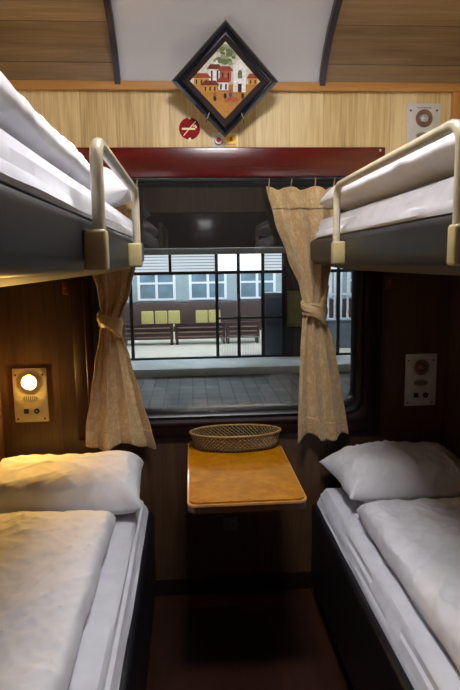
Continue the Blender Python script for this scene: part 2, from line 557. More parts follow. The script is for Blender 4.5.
# ------------------------------------------------------------------ soft goods
def creases(x, y, seed, angs, k=1.0):
    s = 0
    for i, a in enumerate(angs):
        a = math.radians(a)
        wx = x + .03 * noise.noise(Vector((x * 5, y * 5, seed + i)))
        wy = y + .03 * noise.noise(Vector((x * 5, y * 5, seed + i + 40)))
        p = wx * math.cos(a) + wy * math.sin(a)
        q = -wx * math.sin(a) + wy * math.cos(a)
        lam = (.16, .10, .07, .05)[i % 4] / k
        n = noise.noise(Vector((p / lam, q / (lam * 3.2), seed * 1.7 + i * 11)))
        msk = .5 + .5 * noise.noise(Vector((x * 4, y * 4, seed + i * 5 + 90)))
        s += max(0, 1 - abs(n) * 3.6) ** 1.6 * max(0, msk) * (1.3, 1.0, .8, .6)[i % 4]
    return s
def soft(x0, x1, y0, y1, zb, T, seed, ex=8, ey=None, ez=.5, nu=100, nv=90, pull=0, wr=.006, tilt=0, low=.5, skew=0, sag=0, corner=0, dirn=(1, 1), edge=.008, angs=(20, -50, 75, 100)):
    """a closed cushion-like skin: top and bottom sheet meeting in a seam"""
    ey = ey or ex
    bm = bmesh.new()
    hx, hy = (x1 - x0) / 2, (y1 - y0) / 2
    cx, cy = (x0 + x1) / 2, (y0 + y1) / 2
    top = []; bot = []
    for j in range(nv + 1):
        v = math.sin(PI / 2 * (2 * j / nv - 1))
        rt = []; rb = []
        for i in range(nu + 1):
            u = math.sin(PI / 2 * (2 * i / nu - 1))
            x = cx + hx * u * (1 - pull * (1 - v * v) * abs(u) ** 3)
            y = cy + hy * v * (1 - pull * (1 - u * u) * abs(v) ** 3)
            if corner:
                q = (abs(u) * abs(v)) ** 6
                x -= hx * corner * q * u; y -= hy * corner * q * v
            x += skew * v
            e = max(0, (1 - abs(u) ** ex) * (1 - abs(v) ** ey))
            h = e ** ez
            m = min(1, e * 3)
            w = fbm(x * 6 * dirn[0], y * 6 * dirn[1], seed, 2) * wr * .9 + creases(x, y, seed, angs, 1.7) * wr
            xe = edge * fbm(y * 9, x * 2, seed + 3, 2) * (abs(u) ** 6)
            ye = edge * fbm(x * 9, y * 2, seed + 4, 2) * (abs(v) ** 6)
            zt = zb + T * low + tilt * (v) + sag * (1 - u * u)
            z1 = zt + T * (1 - low) * h + w * m
            z0 = max(zt - T * low * h, zb + tilt * v)
            rt.append(bm.verts.new((x + xe, y + ye, z1)))
            if i in (0, nu) or j in (0, nv):
                rb.append(rt[-1])
            else:
                rb.append(bm.verts.new((x + xe, y + ye, z0)))
        top.append(rt); bot.append(rb)
    for j in range(nv):
        for i in range(nu):
            bm.faces.new((top[j][i], top[j][i + 1], top[j + 1][i + 1], top[j + 1][i]))
            q = [bot[j][i], bot[j + 1][i], bot[j + 1][i + 1], bot[j][i + 1]]
            bm.faces.new(q)
    return bm

def mattress(profile, y0, y1, seed, xin, zb, sgn, n=120):
    """sheeted mattress: `profile` is the aisle side from the top down, swept along the berth"""
    bm = bmesh.new()
    loops = []
    for j in range(n + 1):
        t = j / n
        y = y0 + (y1 - y0) * t
        e = min(t * n / 4, (1 - t) * n / 4, 1)
        d = (1 - math.sqrt(max(0, 1 - (1 - e) ** 2))) * .02
        L = [(xin, y, zb)]
        ztop = profile[0][1]
        L.append((xin, y, ztop - d))
        m = 10
        for k in range(1, m):
            x = xin + (profile[0][0] - xin) * k / m
            L.append((x, y, ztop - d + .004 * fbm(x * 7, y * 5, seed, 2)))
        for k, (x, z) in enumerate(profile):
            w = .006 * fbm(y * 1.6, k * .55, seed + 2, 3) * min(1, k / 2)
            L.append((x - sgn * (d + w), y, z - (d if k < 3 else 0) + .004 * fbm(y * 3.5, k * .8, seed + 7, 2) * (1 if 1 < k < len(profile) - 1 else 0)))
        loops.append(L)
    loft(bm, loops, True, True, True)
    return bm

# ------------------------------------------------------------------ lower berths
LB = {-1: -.172, 1: .482}      # aisle faces of the lower berths
UB = {-1: -.172, 1: .467}      # aisle faces of the upper berths
YN, YF = -1.95, -.10           # foot and head end

def lower_berth(s):
    a = LB[s]
    side = 'left' if s < 0 else 'right'
    wall = XL if s < 0 else XR
    t = thing('lower_berth', 'dark navy lower bunk base on the %s of the aisle' % side, 'berth', ((a + wall) / 2, -1, 0), 'lower berth bases')
    bm = bmesh.new()
    x0, x1 = sorted((a, wall - s * .004))
    box(bm, x0, x1, YN, YF + .01, .085, .432, .014, 4)
    fin('bench_box', bm, M_navy, t)
    bm = bmesh.new()
    x0, x1 = sorted((a + s * .04, wall - s * .004))
    box(bm, x0, x1, YN, YF + .01, 0, .086)
    fin('plinth', bm, M_black, t)
    return t
for s in (-1, 1):
    lower_berth(s)
    a = LB[s]
    side = 'left' if s < 0 else 'right'
    wall = XL if s < 0 else XR
    prof = [(a + s * .075, .50), (a + s * .058, .499), (a + s * .048, .490), (a + s * .044, .475), (a + s * .036, .470), (a + s * .033, .456), (a + s * .026, .451), (a + s * .023, .440), (a + s * .020, .4335)]
    bm = mattress(prof, YF + .03, YN + .02, 3 if s < 0 else 8, wall - s * .004, .4325, -s)
    tag(fin('mattress', bm, M_sheet, origin=((a + wall) / 2, -1, .43)),
        'white sheeted mattress on the lower %s bunk, its side folds facing the aisle' % side, 'mattress', 'mattresses on the bunks')

# pillows
bm = soft(-.775, -.203, -.358, -.09, .539, .148, 21, ex=10, ey=3.0, ez=.42, pull=.03, wr=.0055, tilt=.034, low=.42, corner=-.012, dirn=(2.0, .7), angs=(85, 60, 110, 15))
tag(fin('pillow', bm, M_pillow, origin=(-.49, -.25, .5)), 'plump white pillow on the lower left bunk, warmed by the lit berth lamp', 'pillow', 'pillows on the bunks')
bm = soft(.548, 1.086, -.378, -.05, .519, .180, 33, ex=2.6, ez=.48, pull=.06, wr=.009, tilt=.012, low=.36, skew=-.018, corner=-.02, dirn=(1.4, 1.2), angs=(30, 60, -30, 5))
tag(fin('pillow', bm, M_pillow, origin=(.78, -.24, .5)), 'white pillow on the lower right bunk in grey shade, one corner pointing at the table', 'pillow', 'pillows on the bunks')
# duvets
bm = soft(-.776, -.285, -1.93, -.362, .508, .088, 41, ex=14, ez=.5, nu=110, nv=260, wr=.0085, low=.35, corner=.02, dirn=(1.2, .8), edge=.006, angs=(40, -35, 65, -60))
tag(fin('duvet', bm, M_duvet, origin=(-.53, -1.1, .5)), 'rumpled white duvet spread on the lower left bunk', 'duvet', 'duvets on the bunks')
bm = soft(.575, 1.086, -1.93, -.385, .506, .085, 47, ex=14, ez=.5, nu=110, nv=260, wr=.009, low=.35, corner=.02, dirn=(1.2, .8), edge=.007, angs=(-30, 30, -60, 70))
tag(fin('duvet', bm, M_duvet, origin=(.83, -1.1, .5)), 'white duvet spread on the lower right bunk', 'duvet', 'duvets on the bunks')

# ------------------------------------------------------------------ upper berths
def upper_berth(s):
    a = UB[s]
    side = 'left' if s < 0 else 'right'
    wall = XL if s < 0 else XR
    t = thing('upper_berth', 'charcoal vinyl upper bunk on the %s with a cream safety rail' % side, 'berth', ((a + wall) / 2, -1, 1.41), 'upper berths')
    # padded board: rounded section swept along the bunk
    bm = bmesh.new()
    sec = []
    for k in range(9):
        g = math.radians(90 * k / 8)
        sec.append((a + s * (.02 - .02 * math.sin(g)), 1.497 + .02 * math.cos(g)))
    for k in range(1, 9):
        g = math.radians(90 * k / 8)
        sec.append((a + s * (.034 - .034 * math.cos(g)), 1.456 - .034 * math.sin(g)))
    sec = [(wall - s * .002, 1.517)] + sec + [(wall - s * .002, 1.422)]
    ys = [YN, YN + .01, YF - .012, YF - .004, YF]
    loops = []
    for y in ys:
        k = .010 if y == YF else (.003 if y == YF - .004 else 0)
        loops.append([(x + s * k if 0 < i < len(sec) - 1 else x, y, z + (-k if z > 1.46 else k)) for i, (x, z) in enumerate(sec)])
    loft(bm, loops, True, True, True)
    fin('padded_board', bm, M_vinyl, t)
    # bellied pale underside
    bm = bmesh.new()
    loops = []
    for y in (YN, YF - .01):
        L = [(wall - s * .004, y, 1.424), (a + s * .034, y, 1.424)]
        for k in range(9):
            f = k / 8
            L.append((a + s * (.036 + f * .20), y, 1.4225 - .030 * math.sin(f * PI / 2)))
        L.append((wall - s * .004, y, 1.3925))
        loops.append(L)
    loft(bm, loops, True, True, True)
    fin('underside', bm, M_under, t)
    # safety rail
    ry0, ry1 = (-1.345, -.665) if s < 0 else (-1.392, -.60)
    rx = a - s * .024
    rz = 1.635 if s < 0 else 1.655
    rail_bm = bmesh.new()
    pts = fillet([(rx, ry0, 1.43), (rx, ry0, rz), (rx, ry1, rz), (rx, ry1, 1.43)], .045, 8)
    tube(rail_bm, pts, .0108, 14)
    r = fin('guard_rail', rail_bm, M_rail, t)
    for y in (ry0, ry1):
        bm = bmesh.new()
        x0, x1 = sorted((a + s * .002, rx - s * .013))
        box(bm, x0, x1, y - .016, y + .016, 1.424, 1.492, .006, 3)
        for z in (1.428, 1.466):
            pass
        fin('bracket', bm, M_brk, r)
    return t
for s in (-1, 1):
    upper_berth(s)
    a = UB[s]
    side = 'left' if s < 0 else 'right'
    wall = XL if s < 0 else XR
    prof = [(a + s * .06, 1.592), (a + s * .04, 1.591), (a + s * .03, 1.583), (a + s * .027, 1.570), (a + s * .021, 1.562), (a + s * .019, 1.546), (a + s * .012, 1.538), (a + s * .010, 1.526), (a + s * .012, 1.519)]
    bm = mattress(prof, YF - .02, YN + .02, 13 if s < 0 else 18, wall - s * .004, 1.5178, -s)
    tag(fin('mattress', bm, M_sheet, origin=((a + wall) / 2, -1, 1.518)),
        'white sheeted mattress on the upper %s bunk behind the cream rail' % side, 'mattress', 'mattresses on the bunks')
bm = soft(-.76, -.184, -.48, -.122, 1.606, .165, 61, ex=2.6, ez=.46, pull=.05, wr=.004, tilt=.012, low=.42, dirn=(1.5, 1))
tag(fin('pillow', bm, M_pillow, origin=(-.48, -.27, 1.594)), 'bright white pillow at the window end of the upper left bunk', 'pillow', 'pillows on the bunks')
bm = soft(-.775, -.207, -1.93, -.78, 1.606, .070, 67, ex=7, ey=9, ez=.5, tilt=-.008, nu=90, nv=240, wr=.012, low=.4, corner=.03, dirn=(2.4, .5), edge=.006, angs=(8, -6, 14, -18))
tag(fin('duvet', bm, M_duvet, origin=(-.49, -1.2, 1.594)), 'thick white duvet folded along the upper left bunk', 'duvet', 'duvets on the bunks')
bm = soft(.472, 1.085, -1.93, -.115, 1.600, .108, 71, ex=5, ez=.5, nu=90, nv=240, wr=.010, low=.42, corner=.05, dirn=(1.6, .6), edge=.006, angs=(15, -12, 60, 80))
tag(fin('duvet', bm, M_duvet, origin=(.79, -1.0, 1.594)), 'thick white duvet folded along the upper right bunk', 'duvet', 'duvets on the bunks')

# ------------------------------------------------------------------ curtains
def interp(tab, z):
    for (z0, *a), (z1, *b) in zip(tab, tab[1:]):
        if z0 >= z >= z1:
            f = (z0 - z) / (z0 - z1)
            f = f * f * (3 - 2 * f) * .5 + f * .5
            return [p + (q - p) * f for p, q in zip(a, b)]
    return list(tab[-1][1:])

def curtain(label, tab, n_pl, seed, ztie, hooks, hem_drop, shift):
    """tab rows: z, left x, right x, pleat depth"""
    ztop, zbot = tab[0][0], tab[-1][0]
    xm = (tab[0][1] + tab[0][2]) / 2
    t = thing('curtain', label, 'curtain', (xm, -.05, ztop), 'tied window curtains')
    nu, nv = 150, 120
    H = ztop - zbot
    def surf(u, v, off=0):
        z = ztop - H * v
        xa, xb, dp = interp(tab, z)
        near = math.exp(-((z - ztie) / .07) ** 2)
        uu = u + .035 * fbm(u * 2.3, v * 1.1, seed + 3, 2)
        ph = n_pl * u + shift + .22 * fbm(u * 1.3, v * 1.3, seed, 2) + .12 * (v - .4)
        c = abs(math.sin(PI * ph)) ** .85                      # rounded fronts, sharp creases between
        c2 = math.sin(2 * PI * (n_pl * 2.3 * u + seed) + 2 * v)
        # cloth overlaps itself a little at each crease
        lap = math.sin(2 * PI * ph) * .008 * (1 - near)
        x = xa + (xb - xa) * uu + lap
        y = -.038 - off - dp * 2.3 * c - .004 * c2 * (.3 + near) - .007 * (.5 + fbm(u * 5, v * 4, seed + 8, 2)) * min(1, dp / .012)
        y -= .006 * near * abs(math.sin(9 * PI * u + v * 20))
        zz = z
        if v > .55:
            zz -= hem_drop * math.sin(2 * PI * (n_pl * .5 * u) + seed) * ((v - .55) / .45)
        if v < .06:
            zz += .008 * math.cos(2 * PI * hooks * u) * (1 - v / .06)
        return (x, max(-.0915, min(-.0375, y)), zz)
    def sheet(name, v0, v1, off, parent, rows):
        V = []; F = []; UV = []
        for j in range(rows + 1):
            v = v0 + (v1 - v0) * j / rows
            for i in range(nu + 1):
                u = i / nu
                V.append(surf(u, v, off))
                UV.append((u * .55, v * H))
        for j in range(rows):
            for i in range(nu):
                k = j * (nu + 1) + i
                F.append((k, k + 1, k + nu + 2, k + nu + 1))
        me = bpy.data.meshes.new(name)
        me.from_pydata(V, [], F)
        ul = me.uv_layers.new(name='UVMap')
        for li, lp in enumerate(me.loops):
            ul.data[li].uv = UV[lp.vertex_index]
        o = link(name, me, M_curt, parent)
        sm = o.modifiers.new('thickness', 'SOLIDIFY')
        sm.thickness = .0016
        return o
    o = sheet('drape', 0, 1, 0, t, nv)
    sheet('header_band', 0, .078, .0025, t, 12)
    sheet('hem_band', .925, 1.0, .0022, t, 10)
    # knot of the same cloth wrapped round the waist
    xa, xb, dp = interp(tab, ztie)
    cx, hw = (xa + xb) / 2, (xb - xa) / 2 + .004
    bm = bmesh.new()
    loops = []
    for k in range(40):
        a = 2 * PI * k / 40
        ring = []
        for q in range(24):
            b = 2 * PI * q / 24
            hh = .036 + .010 * math.cos(a - .6)
            rr = .007 * math.cos(b) * (1 + .5 * math.sin(3 * b + 2 * a)) + .004 * abs(math.sin(5 * b + a * 1.5))
            zz = ztie + hh * math.sin(b) - .016 * math.cos(a) + .004 * math.sin(3 * a)
            ring.append((cx + (hw + rr) * math.cos(a), max(-.098, -.060 + (.028 + rr) * math.sin(a)), zz))
        loops.append(ring)
    loops.append(loops[0])
    loft(bm, loops)
    bmesh.ops.remove_doubles(bm, verts=bm.verts, dist=1e-5)
    tb = fin('tie_knot', bm, M_curt, t)
    bm = bmesh.new()
    x0 = cx + hw * .45
    loops = []
    for (dx, dz, w_, y) in ((0, .015, .016, -.088), (.010, .045, .014, -.092), (.022, .075, .009, -.088), (.034, .102, .002, -.080)):
        loops.append([(x0 + dx + w_ * math.cos(g), y + .004 * math.sin(g), ztie + dz + .3 * w_ * math.cos(g)) for g in [2 * PI * q / 10 for q in range(10)]])
    loft(bm, loops, True, True, True)
    fin('knot_tail', bm, M_curt, tb)
    for k in range(hooks + 1):
        u = (k + .06) / (hooks + .12)
        x, y, z = surf(u, .01)
        bm = bmesh.new()
        tube(bm, fillet([(x, y - .004, z - .010), (x, y - .006, z + .012), (x + .003, -.062, ztop + .040), (x + .002, -.050, ztop + .036)], .006, 4), .0022, 6)
        fin('curtain_hook', bm, M_straw, t)
    return t

curtain('beige satin curtain knotted at its waist, right half of the window',
        [(1.715, .300, .580, .015), (1.60, .330, .575, .018), (1.45, .385, .560, .018), (1.33, .437, .543, .012), (1.235, .457, .536, .006),
         (1.19, .447, .545, .010), (1.08, .437, .575, .014), (.9, .426, .605, .016), (.78, .421, .625, .017), (.705, .42, .635, .018)], 3, 2.0, 1.235, 3, .016, .15)
curtain('beige satin curtain tied at its waist, left edge of the window',
        [(1.715, -.47, -.20, .014), (1.60, -.46, -.20, .018), (1.45, -.40, -.215, .018), (1.33, -.365, -.245, .012), (1.205, -.354, -.284, .006),
         (1.16, -.365, -.278, .010), (1.05, -.388, -.252, .014), (.9, -.41, -.213, .016), (.78, -.432, -.178, .017), (.70, -.437, -.160, .018)], 3, 5.3, 1.205, 3, .014, .35)

# ------------------------------------------------------------------ folding table and basket
TZ = .700
t = thing('folding_table', 'small amber burl folding table under the window between the bunks', 'table', (.163, -.03, TZ))
bm = bmesh.new()
def slab(bm, z0, z1, g, mi=0):
    P = []
    r = .028
    xa, xb, ya, yb = -.026 - g, .352 + g, -.652 - g, -.036
    for cx, cy, a0 in ((xb - r, ya + r, 270), (xb - .004, yb - .004, 0), (xa + .004, yb - .004, 90), (xa + r, ya + r, 180)):
        rr = r if cy < -.3 else .004
        for k in range(7):
            a = math.radians(a0 + 90 * k / 6)
            P.append((cx + rr * math.cos(a), cy + rr * math.sin(a)))
    loft(bm, [[(x, y, z0) for x, y in P], [(x, y, z1) for x, y in P]], True, True, True, mi)
slab(bm, TZ - .006, TZ, -.006)
fin('tabletop', bm, M_table, t)
bm = bmesh.new()
slab(bm, TZ - .013, TZ - .0062, 0)
fin('light_edging', bm, M_tedge, t)
bm = bmesh.new()
slab(bm, TZ - .034, TZ - .0132, -.002)
fin('apron', bm, M_tedge2, t)
bm = bmesh.new()
box(bm, .06, .27, -.036, -.0002, .56, TZ - .034, .003)
box(bm, .145, .181, -.40, -.036, TZ - .052, TZ - .034, .003)
tube(bm, [(.163, -.036, .50), (.163, -.36, TZ - .05)], .011, 10)
box(bm, .145, .181, -.045, -.0002, .46, .565, .003)
fin('wall_bracket', bm, M_black, t)
bm = bmesh.new()
box(bm, .118, .178, -.012, 0, .285, .345, .004, mi=2)
disc(bm, (.137, .315), .004, -.012, -.0135, 10, mi=1)
disc(bm, (.158, .315), .004, -.012, -.0135, 10, mi=1)
tag(fin('wall_socket', bm, [M_plate, M_black, plain('dull_socket', (104, 100, 92), .5)], origin=(.148, 0, .315)), 'small dull grey wall socket in deep shade below the table', 'socket')

bx, by = .166, -.123
t = thing('woven_basket', 'shallow oval woven bamboo basket standing on the table below the window', 'basket', (bx, by, TZ))
def oval(f, z, a):
    return Vector((bx + .180 * f * math.cos(a), by + .084 * f * math.sin(a), z))
BH = .066
bm = bmesh.new()
loft(bm, [[oval(.90, TZ + .001, 2 * PI * k / 48) for k in range(48)], [oval(.90, TZ + .005, 2 * PI * k / 48) for k in range(48)]], True, True, True)
fin('bottom', bm, M_straw2, t)
bm = bmesh.new()
for dirn in (1, -1):
    for k in range(62):
        a0 = 2 * PI * k / 62
        pts = []
        for q in range(7):
            f = q / 6
            a = a0 + dirn * f * .42
            pts.append(oval(.91 + .08 * f + .006 * dirn * math.sin(q * PI), TZ + .004 + (BH - .008) * f, a))
        tube(bm, pts, .0026, 5, mi=0 if dirn > 0 else 1)
fin('woven_side', bm, [M_straw, M_straw2], t)
for nm, f, z, r in (('rim', 1.0, TZ + BH, .0058), ('foot_rim', .925, TZ + .012, .005)):
    bm = bmesh.new()
    n = 64
    loops = []
    for k in range(n):
        a = 2 * PI * k / n
        p = oval(f, z, a)
        o_ = (oval(f + .05, z, a) - p).normalized()
        loops.append([p + o_ * r * math.cos(b) + Vector((0, 0, 1)) * r * .8 * math.sin(b) for b in [2 * PI * q / 8 for q in range(8)]])
    loops.append(loops[0])
    loft(bm, loops)
    bmesh.ops.remove_doubles(bm, verts=bm.verts, dist=1e-6)
    fin(nm, bm, M_straw if nm == 'rim' else M_straw2, t)

# ------------------------------------------------------------------ framed picture
def picture():
    c0 = Vector((.1465, -.033, 1.912))                  # bottom tip on the wall, leaning into the cabin
    lean = math.radians(20)
    up = Vector((0, -math.sin(lean), math.cos(lean)))
    nrm = Vector((0, -math.cos(lean), -math.sin(lean)))
    D = .1975
    ctr = c0 + up * D
    t = thing('picture_frame', 'diamond-hung black lacquer picture frame holding a colourful village street relief', 'picture', tuple(ctr))
    W = lambda a, b, d: ctr + Vector((1, 0, 0)) * a + up * b + nrm * d
    def dia(h, d):
        return [W(h, 0, d), W(0, h, d), W(-h, 0, d), W(0, -h, d)]
    bm = bmesh.new()
    loft(bm, [dia(.19, -.004), dia(D, -.002), dia(D, .016), dia(.192, .024), dia(.180, .026), dia(.172, .020), dia(.166, .020), dia(.160, .024), dia(.152, .022)], True, True, False)
    fin('frame', bm, M_pframe, t, smooth=False)
    bm = bmesh.new()
    loft(bm, [dia(.153, .022), dia(.130, .006)])
    fin('inner_mount', bm, M_pslope, t, smooth=False)
    # relief: one mesh, coloured pieces of an invented street
    cols = {'ground': (186, 134, 62), 'sky': (214, 214, 196), 'leaf': (104, 118, 76), 'leaf2': (150, 158, 120), 'roof': (150, 66, 44), 'roof2': (112, 46, 36),
            'white': (238, 236, 232), 'ochre': (206, 156, 62), 'dark': (48, 34, 32), 'skin': (186, 92, 70), 'blue': (60, 84, 140)}
    keys = list(cols)
    mats = [plain('relief_' + k, c, .45, var=.08, scale=120) for k, c in cols.items()]
    bm = bmesh.new()
    def poly(pts, k, d0, d1):
        # clip to the diamond |a|+|b| <= h
        h = .1295
        P = list(pts)
        for sa, sb in ((1, 1), (1, -1), (-1, 1), (-1, -1)):
            out = []
            for i in range(len(P)):
                p, q = P[i], P[(i + 1) % len(P)]
                fp = h - (sa * p[0] + sb * p[1]); fq = h - (sa * q[0] + sb * q[1])
                if fp >= 0:
                    out.append(p)
                if (fp >= 0) != (fq >= 0):
                    g = fp / (fp - fq)
                    out.append((p[0] + (q[0] - p[0]) * g, p[1] + (q[1] - p[1]) * g))
            P = out
            if len(P) < 3:
                return
        loft(bm, [[W(a, b, d0) for a, b in P], [W(a, b, d1) for a, b in P]], True, False, True, keys.index(k))
    R = lambda x0, x1, y0, y1: [(x0, y0), (x1, y0), (x1, y1), (x0, y1)]
    poly(R(-.14, .14, -.14, -.01), 'ground', .0055, .0062)
    poly(R(-.14, .14, -.01, .14), 'sky', .0055, .0060)
    rnd = random.Random(5)
    for k in range(26):                                   # tree crown
        a, b = rnd.uniform(-.035, .04), rnd.uniform(.055, .118)
        r = rnd.uniform(.008, .014)
        poly([(a + r * math.cos(2 * PI * q / 7), b + r * .7 * math.sin(2 * PI * q / 7)) for q in range(7)], rnd.choice(['leaf', 'leaf2', 'leaf']), .006, .0075 + k * .0001)
    def house(x0, x1, y0, y1, wall, roof, d):
        poly(R(x0, x1, y0, y1), wall, .006, d)
        e = (x1 - x0) * .18
        poly([(x0 - e, y1), (x1 + e, y1), (x1 - e * .6, y1 + .016), (x0 + e * .6, y1 + .016)], roof, .006, d + .002)
        n = max(2, int((x1 - x0) / .014))
        for i in range(n):
            xm = x0 + (x1 - x0) * (i + .5) / n
            poly(R(xm - .003, xm + .003, y0 + .002, y1 - .005), 'dark', .006, d + .0006)
    house(-.115, -.06, -.012, .010, 'ochre', 'roof', .0085)
    house(-.060, -.018, -.004, .040, 'white', 'roof2', .009)
    poly([(-.055, .040), (-.018, .040), (-.03, .072)], 'white', .006, .010)
    house(-.02, .022, .000, .034, 'skin', 'roof', .0095)
    house(-.082, -.03, -.035, -.014, 'ochre', 'roof2', .010)
    house(-.025, .012, -.030, -.004, 'white', 'roof', .0105)
    house(.085, .12, -.010, .010, 'ochre', 'roof', .009)
    poly(R(.030, .076, -.036, .046), 'white', .006, .012)             # tall white gateway
    poly([(.026, .046), (.080, .046), (.054, .072)], 'white', .006, .0125)
    poly(R(.047, .061, -.036, -.008), 'dark', .006, .0128)
    poly([(.046, .01), (.062, .01), (.062, .032), (.054, .040), (.046, .032)], 'leaf', .006, .0128)
    for a, b, k in ((-.038, -.058, 'dark'), (-.038, -.047, 'skin'), (.02, -.045, 'blue'), (.02, -.032, 'skin'), (.066, -.05, 'dark'), (.0, -.05, 'dark')):
        poly([(a + .006 * math.cos(2 * PI * q / 8), b + .010 * math.sin(2 * PI * q / 8)) for q in range(8)], k, .006, .011)
    poly([(.0, -.070), (.05, -.068), (.044, -.054), (.008, -.054)], 'skin', .006, .0105)
    fin('relief_picture', bm, mats, t, smooth=False)
    for sx in (-1, 1):                                    # metal clips holding the two lower edges
        bm = bmesh.new()
        a, b = sx * .064, -.122
        pts = [W(a - sx * .004, b + .016, .027), W(a + sx * .004, b - .006, .027), W(a + sx * .008, b - .020, .012)]
        tube(bm, pts, .0024, 8)
        fin('clip', bm, M_chrome, t)
    bm = bmesh.new()
    tube(bm, [W(0, D - .012, -.004), W(0, D + .008, .002), W(0, D + .016, .0)], .003, 8)
    fin('hanger', bm, M_chrome, t)
picture()

# ------------------------------------------------------------------ signs on the wall
nx, nz_ = .012, 1.951
t = thing('no_smoking_sign', 'round red no smoking sticker left of the framed picture', 'sign', (nx, 0, nz_))
bm = bmesh.new()
disc(bm, (nx, nz_), .041, 0, -.002, 40)
fin('disc', bm, M_red, t)
def barmesh(bm, cx, cz, hw, hh, ang, y0, y1):
    b = bmesh.new()
    bmesh.ops.create_cube(b, size=1)
    bmesh.ops.scale(b, vec=(hw * 2, abs(y1 - y0), hh * 2), verts=b.verts)
    merge(bm, b, 0, Matrix.Translation((cx, (y0 + y1) / 2, cz)) @ Matrix.Rotation(ang, 4, 'Y'))
bm = bmesh.new()
barmesh(bm, nx - .004, nz_ - .001, .026, .0036, 0, -.002, -.003)
barmesh(bm, nx + .025, nz_ + .006, .003, .004, .3, -.002, -.003)
barmesh(bm, nx + .019, nz_ + .010, .006, .002, -.6, -.002, -.003)
fin('cigarette', bm, M_signw, t)
bm = bmesh.new()
barmesh(bm, nx, nz_, .036, .0016, -math.radians(48), -.0032, -.0040)
disc(bm, (nx, nz_ + .040), .006, -.002, -.003, 14)
disc(bm, (nx, nz_ - .040), .006, -.002, -.003, 14)
fin('slash', bm, M_signw, t)

cx, cz = .150, 1.906
t = thing('call_button', 'small white call button plate with yellow bell label above the pelmet', 'call button', (cx, 0, cz))
bm = bmesh.new()
box(bm, cx - .051, cx + .051, -.004, 0, cz - .029, cz + .029, .0015)
fin('plate', bm, plain('white_plate', (232, 230, 214), .45), t)
bm = bmesh.new()
disc(bm, (cx - .026, cz - .002), .017, -.004, -.008, 28)
fin('button_ring', bm, plain('dark_green_ring', (66, 74, 44), .4), t)
bm = bmesh.new()
disc(bm, (cx - .026, cz + .001), .0155, -.007, -.010, 28)
disc(bm, (cx - .026, cz + .001), .009, -.010, -.0125, 24, mi=1, dome=.002)
fin('push_button', bm, [plain('button_white', (228, 220, 214), .4), plain('button_red', (206, 60, 70), .35)], t)
bm = bmesh.new()
box(bm, cx + .001, cx + .046, -.0055, -.0039, cz - .023, cz + .022)
lab = fin('yellow_label', bm, M_yellow, t)
bm = bmesh.new()
P = [(-.009, -.004), (.009, -.004), (.006, .001), (.005, .008), (.002, .013), (-.002, .013), (-.005, .008), (-.006, .001)]
bx_, bz_ = cx + .0235, cz + .001
loft(bm, [[(bx_ + a, -.0054, bz_ + b) for a, b in P], [(bx_ + a, -.0066, bz_ + b) for a, b in P]], True, True, True)
for k in (-1, 1):
    barmesh(bm, bx_ + k * .015, bz_ + .006, .0012, .005, 0, -.0054, -.0064)
for k in range(6):
    barmesh(bm, cx + .009 + k * .0058, cz - .016, .0021, .0028, 0, -.0054, -.0064)
fin('bell_mark', bm, plain('label_red', (196, 74, 36), .45), lab)

# ------------------------------------------------------------------ berth service panels
def panel(x, z, label, lens, plate_mat, ring):
    """x, z: centre; 0.136 x 0.222 m"""
    t = thing('berth_panel', label, 'berth panel', (x, 0, z), 'lamp panels on the window wall')
    bm = bmesh.new()
    box(bm, x - .068, x + .068, -.006, 0, z - .112, z + .112, .0025)
    fin('plate', bm, plate_mat, t)
    bm = bmesh.new()
    c = (x, z + .055)
    n = 32
    loops = []
    for r, y in ((.034, -.005), (.034, -.010), (.030, -.014), (.022, -.012), (.020, -.006)):
        loops.append([(c[0] + r * math.cos(2 * PI * k / n), y, c[1] + r * math.sin(2 * PI * k / n)) for k in range(n)])
    loft(bm, loops)
    fin('lamp_ring', bm, ring, t)
    bm = bmesh.new()
    disc(bm, c, .0195, -.0055, -.008, 28, dome=.016)
    fin('lamp_lens', bm, lens, t)
    bm = bmesh.new()
    disc(bm, (x, z - .012), .014, -.006, -.0085, 30, rx=.032)
    for k in range(7):
        h = .009 * math.sqrt(1 - ((k - 3) / 4) ** 2)
        box(bm, x - .0225 + k * .0075 - .0012, x - .0225 + k * .0075 + .0012, -.0092, -.0085, z - .012 - h, z - .012 + h, mi=1)
    fin('speaker_grille', bm, [plain('grille_grey', (150, 142, 118), .5), M_black], t)
    bm = bmesh.new()
    box(bm, x - .030, x - .010, -.010, -.006, z - .076, z - .056, .0015)
    fin('switch', bm, M_black, t)
    bm = bmesh.new()
    disc(bm, (x + .022, z - .066), .011, -.006, -.010, 24)
    disc(bm, (x + .022, z - .066), .003, -.010, -.011, 12, mi=1)
    fin('socket', bm, [M_black, M_plate], t)
    for dx in (-.055, .052):
        for dz in (.085, -.098):
            bm = bmesh.new()
            disc(bm, (x + dx, z + dz), .004, -.006, -.0075, 12)
            fin('screw', bm, M_black, t)
    return t
panel(-.660, .909, 'cream wall panel with the glowing berth lamp above the lower left bunk', M_lampon, M_plateW, M_plateW)
panel(.970, .926, 'dim wall panel with unlit lamp in shadow above the lower right bunk', M_lampoff, M_plate, M_bronze)
M_lens_clear = plain('clear_lamp_lens', (190, 192, 196), .1, metal=.6, var=.3, scale=220, coat=.5)
p3 = panel(.945, 1.935, 'pale grey lamp panel high on the wall behind the right bunk rail', M_lens_clear, M_plate, M_bronze)
bm = bmesh.new()
for k in range(9):
    box(bm, .945 - .026 + k * .0065 - .0022, .945 - .026 + k * .0065 + .0022, -.0066, -.0058, 2.0285, 2.0325)
fin('printed_line', bm, plain('grey_print', (110, 108, 104), .6), p3)

